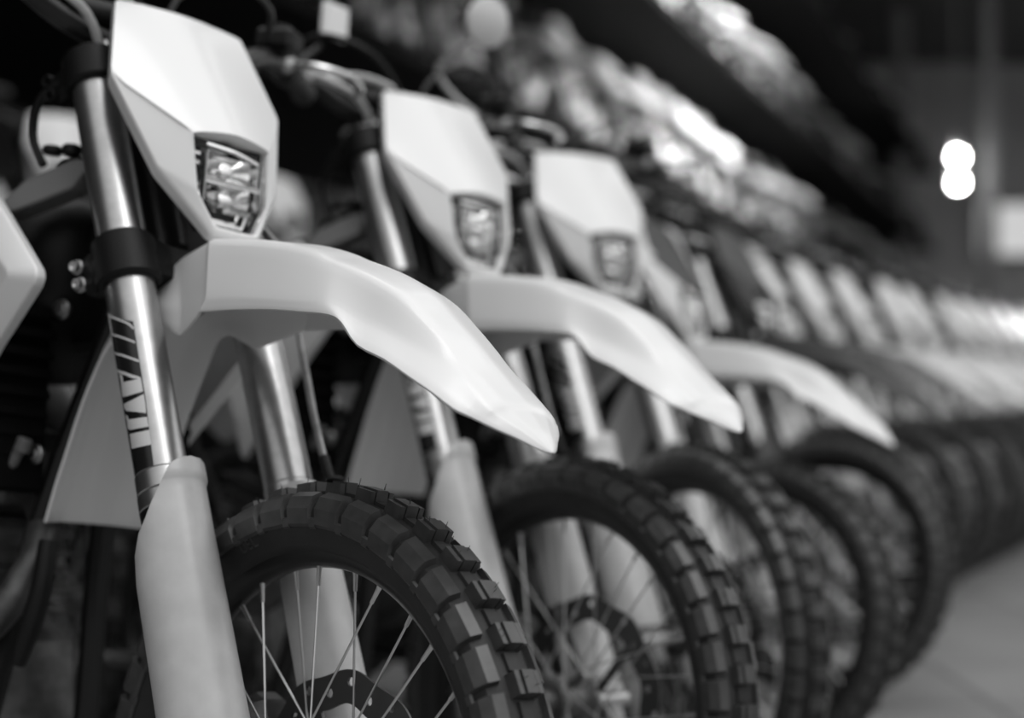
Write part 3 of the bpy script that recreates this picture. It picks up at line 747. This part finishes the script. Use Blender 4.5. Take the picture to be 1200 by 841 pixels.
# ------------------------------------------------------------------ instancing
HCAM = .7901
def copy_part(d, parent, front_m, level_set, depth=1):
    if not set(level_set) & set(d['sets']): return
    o = bpy.data.objects.new(d['name'], d['me']); COL.objects.link(o); o.parent = parent
    if d['front'] and depth == 1 and front_m is not None: o.matrix_local = front_m
    if d['label']: o['label'] = d['label']
    for k in d['kids']: copy_part(k, o, None, level_set, depth+1)
def bike(x, y, psi, lam, label, group, lset='n', steer=0, z=0, scale=1, dark=False):
    r = bpy.data.objects.new('dirt_bike', None); COL.objects.link(r)
    c, s = cos(psi), sin(psi)
    F = Vector((c, -s, 0)); L = Vector((s, c, 0)); U = Vector((0, 0, 1))
    L2 = L*cos(lam) - U*sin(lam); U2 = U*cos(lam) + L*sin(lam)
    m = (Matrix((F, L2, U2)).transposed()*scale).to_4x4(); m.translation = Vector((x, y, z + (.010 if z else 0)))
    r.matrix_world = m
    r['label'] = label; r['category'] = 'motorcycle'; r['group'] = group
    fm = None
    if steer:
        fm = Matrix.Translation(STEER_P) @ Matrix.Rotation(steer, 4, ZF) @ Matrix.Translation(-STEER_P)
    for d in PROTO: copy_part(d, r, fm, lset)
    if dark == 2:       # this bike carries a shorter front fender
        for o in r.children:
            if o.name.startswith('front_fender'): o.matrix_local = o.matrix_local @ Matrix.Translation((-.25, 0, .86)) @ Matrix.Diagonal((.70, 1, .96, 1)) @ Matrix.Translation((.25, 0, -.86))
    if dark == 3:
        for o in r.children:
            if o.name.startswith('headlight_mask'): o.data = MASK2
    elif dark:
        for o in r.children:
            if o.name.split('.')[0] in (('front_fender',) if dark in (2, 4) else ('front_fender', 'headlight_mask', 'fork_guard', 'radiator_shroud')):
                o.material_slots[0].link = 'OBJECT'; o.material_slots[0].material = M['charcoal' if dark in (1, 2) else 'dgrey']
    return r

GR = 'dirt bikes parked side by side in the front row'
ROW = [   # x, y, heading, lean, steering, detail level, scale, plastics (0 white, 1 black, 2 short black fender, 3 dark mask front, 4 grey fender), label
 (-.2398, 1.7159, 44.86, 6.93, 0, 'n', 1, 0, 'nearest dirt bike in sharp focus with white fender, faceted headlight mask and grey fork tubes'),
 (.052, 2.35, 47.0, 5.9, -3, 'nM', 1, 0, 'slightly blurred white dirt bike with a mirror, directly behind the sharply focused one'),
 (.300, 2.97, 48.0, 7.2, -13, 'n', 1, 2, 'third dirt bike in the row, white mask and black fender half hidden'),
 (.485, 3.45, 45.0, 7.0, 3, 'n', .93, 3, 'smaller dirt bike with dark-fronted mask and bright white fender, fourth from the nearest'),
 (.76, 4.20, 45.0, 7.0, 8, 'f', .97, 1, 'dirt bike with black fender and black mask, fifth from the nearest'),
 (.98, 5.20, 45.0, 7.0, 12, 'f', 1, 4, 'blurred bike with white mask and grey fender just beyond the all black one'),
 (1.26, 5.90, 45.0, 7.0, 10, 'f', 1, 4, 'second bike with white mask beyond the all black one, blurred'),
 (1.52, 6.43, 45.0, 7.0, 10, 'f', 1, 0, 'third bike with white mask beyond the all black one, blurred'),
]
names = ['ninth', 'tenth', 'eleventh', 'twelfth', 'thirteenth', 'fourteenth', 'fifteenth', 'sixteenth', 'seventeenth']
for k, nm in enumerate(names):
    last = k == len(names)-1
    ROW.append((1.52 + .28*(k+1), 6.43 + .57*(k+1), 46 + random.uniform(-3, 3), 7, random.uniform(2, 12), 'f', 1, 0,
                ('last and farthest dirt bike of the front row, strongly blurred' if last else nm + ' dirt bike in the row counted from the nearest, strongly blurred')))
for x, y, ps, lm, stw, ls, sc_, dk, lab in ROW:
    bike(x, y, rad(ps), rad(lm), lab, GR, ls, rad(stw), 0, sc_, dk)

# ------------------------------------------------------------------ setting
def obj(name, g, m, kind=None, parent=None, **pr):
    o = bpy.data.objects.new(name, g.mesh(name, m)); COL.objects.link(o); o.parent = parent
    if kind: o['kind'] = kind
    for k, v in pr.items(): o[k] = v
    return o
floorm = mat('concrete_floor', .25, .55)
nt = floorm.node_tree; b = nt.nodes['Principled BSDF']; tcn = nt.nodes.new('ShaderNodeTexCoord')
br = nt.nodes.new('ShaderNodeTexBrick'); br.offset = 0; br.inputs['Scale'].default_value = 1
br.inputs['Brick Width'].default_value = .6; br.inputs['Row Height'].default_value = .6; br.inputs['Mortar Size'].default_value = .012
br.inputs['Color1'].default_value = (.27, .27, .27, 1); br.inputs['Color2'].default_value = (.23, .23, .23, 1); br.inputs['Mortar'].default_value = (.16, .16, .16, 1)
ns = nt.nodes.new('ShaderNodeTexNoise'); ns.inputs['Scale'].default_value = 1.5; ns.inputs['Detail'].default_value = 8
mx = nt.nodes.new('ShaderNodeMix'); mx.data_type = 'RGBA'; mx.blend_type = 'OVERLAY'; mx.inputs['Factor'].default_value = .35
nt.links.new(tcn.outputs['Object'], br.inputs['Vector']); nt.links.new(tcn.outputs['Object'], ns.inputs['Vector'])
nt.links.new(br.outputs['Color'], mx.inputs['A']); nt.links.new(ns.outputs['Fac'], mx.inputs['B']); nt.links.new(mx.outputs['Result'], b.inputs['Base Color'])
g = G(); g.add([(-40, -12, 0), (40, -12, 0), (40, 45, 0), (-40, 45, 0)], [(0, 1, 2, 3)]); g.add([(-40, -12, -.1), (40, -12, -.1), (40, 45, -.1), (-40, 45, -.1)], [(0, 1, 2, 3)])
obj('floor', g, floorm, 'structure')
wallm = mat('dark_wall_panel', .03, .8, noise=(1.5, .02, .04))
wallb = mat('grey_wall_panel', .4, .8, noise=(.8, .34, .46))
AZ = rad(19); D = Vector((sin(AZ), cos(AZ), 0)); N = Vector((-cos(AZ), sin(AZ), 0))
def RK(l, t, z): return N*l + D*t + Vector((0, 0, z))
def obox(g, l0, l1, t0, t1, z0, z1):
    g.add([RK(l, t, z) for z in (z0, z1) for l, t in ((l0, t0), (l1, t0), (l1, t1), (l0, t1))], [(0, 1, 2, 3), (4, 5, 6, 7), (0, 1, 5, 4), (1, 2, 6, 5), (2, 3, 7, 6), (3, 0, 4, 7)])
g = G(); obox(g, 6.6, 6.8, -6, 44, 0, 9); obj('wall_left', g, wallm, 'structure')
g = G(); g.box((5, 42.15, 4.5), (60, .3, 9), None, .01); obj('wall_back', g, wallb, 'structure')
g = G(); obox(g, -4, 6.8, 8, 44, 9.0, 9.2); obj('ceiling', g, wallm, 'structure')

# storage rack
rackm = mat('dark_rack_steel', .006, .9, spec=.08)
LEV = (2.60, 4.12, 5.95)
for z, nm in zip(LEV, ('lowest', 'middle', 'top')):
    g = G(); obox(g, 3.45, 6.3, 2.5, 41, z-.07, z-.006); obox(g, 3.40, 3.45, 2.5, 41, z-.07, z+.005)
    o = obj('rack_shelf', g, rackm); o['label'] = 'long dark steel rack shelf carrying blurred bikes, the ' + nm + ' of three'; o['category'] = 'shelf'
for t in range(3, 42, 4):
    g = G(); obox(g, 6.38, 6.5, t, t+.12, 0, 8.5); obox(g, 6.34, 6.54, t-.04, t+.16, 0, .02)
    o = obj('rack_post', g, rackm); o['label'] = 'dark upright post behind the rack shelves'; o['category'] = 'post'; o['group'] = 'posts behind the rack shelves'
for li, z in enumerate(LEV):
    nm = ['lowest', 'middle', 'top'][li]
    t = 4.5 + li*.3
    while t < 40:
        l = 3.95 + random.uniform(-.12, .12)
        p = RK(l, t, z)
        px = 600 + 1958*(p.x-.3)/p.y; py = 454 - 1958*(z+1.2-HCAM)/p.y
        dk = random.random() < .22
        if -60 < px < 1260 and py > -120:
            bike(p.x, p.y, rad(45 + random.uniform(-4, 4)), rad(7), 'blurred %s dirt bike on the %s shelf of the rack' % ('dark grey' if dk else 'white', nm), '%s dirt bikes on the %s rack shelf' % ('dark' if dk else 'white', nm), 'r', rad(random.uniform(-20, 20)), z, 1, 1 if dk else 0)
        t += random.uniform(.80, 1.0)
# low platform with a second row right behind the front row
g = G(); obox(g, 2.65, 5.2, 1.0, 16, .002, .44); obox(g, 2.63, 5.22, .98, 16.02, .42, .45)
o = obj('display_platform', g, rackm); o['label'] = 'low dark platform under the second row of blurred bikes'; o['category'] = 'platform'
t = 2.9
while t < 15:
    p = RK(3.05 + random.uniform(-.08, .08), t, .45)
    dk = random.random() < .4
    bike(p.x, p.y, rad(47 + random.uniform(-2, 2)), rad(7), 'blurred %s dirt bike on the low platform behind the front row' % ('dark grey' if dk else 'white'), '%s dirt bikes on the low platform' % ('dark' if dk else 'white'), 'r', rad(random.uniform(-15, 15)), .45, 1, 1 if dk else 0)
    t += .84

# columns, far window and wall lamp
colm = mat('grey_column_steel', .2, .6)
for i, (px, Y, w) in enumerate(((1057, 36, .3), (1160, 30, .25))):
    X = (px-600)/1958*Y
    g = G(); g.box((X, Y, 4.5), (w, w, 9), None, .1); g.box((X, Y, .1), (w*1.6, w*1.6, .2), None, .1)
    obj('trim_%d' % (i+1), g, colm, 'structure')
wf = bpy.data.objects.new('window_1', None); COL.objects.link(wf); wf['kind'] = 'structure'
paneM = mat('bright_window_pane', .5, .3, emit=1, estr=.42)
Xa, Xb = (1145-600)/1958*41.9, (1250-600)/1958*41.9; za, zb = HCAM + (454-300)/1958*41.9, HCAM + (454-236)/1958*41.9
g = G(); g.box(((Xa+Xb)/2, 41.95, (za+zb)/2), (Xb-Xa, .06, zb-za), None, .1); obj('window_pane', g, paneM, None, wf)
g = G()
for z in (za, zb): g.box(((Xa+Xb)/2, 41.93, z), (Xb-Xa+.2, .12, .1), None, .1)
for x in (Xa, Xb): g.box((x, 41.93, (za+zb)/2), (.1, .12, zb-za), None, .1)
obj('window_frame', g, colm, None, wf)
lampM = mat('lamp_glass', 1, .3, emit=1, estr=60)
X, Y = (1123-600)/1958*29.7, 29.7
wl = bpy.data.objects.new('wall_lamp', None); COL.objects.link(wl); wl['label'] = 'bright twin lamp hanging at the far end of the hall'; wl['category'] = 'lamp'
wl.location = (X, Y, HCAM + (454-150)/1958*Y)
g = G(); g.cyl((0, 0, -.95), (0, 0, 3.5), .03, 10); g.box((0, .08, -.6), (.2, .08, .9), None, .2); obj('lamp_housing', g, colm, None, wl)
for py in (183, 213):
    z = -(py-150)/1958*Y
    g = G(); g.lathe([(0, -.09), (.05, -.08), (.08, -.03), (.08, .03), (.05, .08), (0, .09)], (0, -.05, z), (0, 0, 1), 16)
    obj('lamp_bulb', g, lampM, None, wl)

# ------------------------------------------------------------------ light
w = bpy.data.worlds.new('w'); SC.world = w; w.use_nodes = True
nt = w.node_tree; bg = nt.nodes['Background']
tcw = nt.nodes.new('ShaderNodeTexCoord'); sp = nt.nodes.new('ShaderNodeSeparateXYZ'); mr = nt.nodes.new('ShaderNodeMapRange')
mr.inputs['From Min'].default_value = -.05; mr.inputs['From Max'].default_value = .8; mr.inputs['To Min'].default_value = .02; mr.inputs['To Max'].default_value = 1.12
nt.links.new(tcw.outputs['Generated'], sp.inputs[0]); nt.links.new(sp.outputs['Z'], mr.inputs['Value']); mr2 = nt.nodes.new('ShaderNodeMapRange'); mr2.inputs['From Min'].default_value = -1; mr2.inputs['From Max'].default_value = 1
mr2.inputs['To Min'].default_value = .4; mr2.inputs['To Max'].default_value = 1.35
mm = nt.nodes.new('ShaderNodeMath'); mm.operation = 'MULTIPLY'
nt.links.new(sp.outputs['X'], mr2.inputs['Value']); nt.links.new(mr.outputs['Result'], mm.inputs[0]); nt.links.new(mr2.outputs['Result'], mm.inputs[1])
nt.links.new(mm.outputs[0], bg.inputs['Strength'])
bg.inputs['Color'].default_value = (1, 1, 1, 1)
def area(name, loc, target, sx, sy, power):
    l = bpy.data.lights.new(name, 'AREA'); l.shape = 'RECTANGLE'; l.size = sx; l.size_y = sy; l.energy = power
    o = bpy.data.objects.new(name, l); COL.objects.link(o); o.location = loc
    o.rotation_euler = (Vector(target)-Vector(loc)).to_track_quat('-Z', 'Y').to_euler(); return o
area('added_top_light', (1.0, 1.0, 4.6), (.1, 2.4, .8), 1.4, 3.4, 42)  # added overhead light for streak highlights, no roof opening exists above
area('added_row_light', (3.0, 6, 5.0), (1, 6, 1), .6, 9, 20)  # added unseen light from above on the row, no fitting behind it
hl = area('added_rack_light', RK(.5, 17, 8.7), RK(4.6, 17, 4.6), 2.0, 30, 6800); hl.data.spread = rad(110)  # added unseen light, aimed at the rack to brighten its bikes

# ------------------------------------------------------------------ camera
cam = bpy.data.cameras.new('camera'); co = bpy.data.objects.new('camera', cam); COL.objects.link(co); SC.camera = co
cam.sensor_width = 36; cam.lens = 1958.1/1200*36
co.location = (0, 0, HCAM); co.rotation_euler = (PI/2 + math.atan((454.58-420.5)/1958.1), 0, 0)
cam.clip_start = .05; cam.clip_end = 200
cam.dof.use_dof = True; cam.dof.focus_distance = 1.70; cam.dof.aperture_fstop = 2.0; cam.dof.aperture_blades = 0
SC.view_settings.view_transform = 'Standard'; SC.view_settings.look = 'None'; SC.view_settings.exposure = .32; SC.view_settings.gamma = 1
SC.view_settings.use_curve_mapping = False
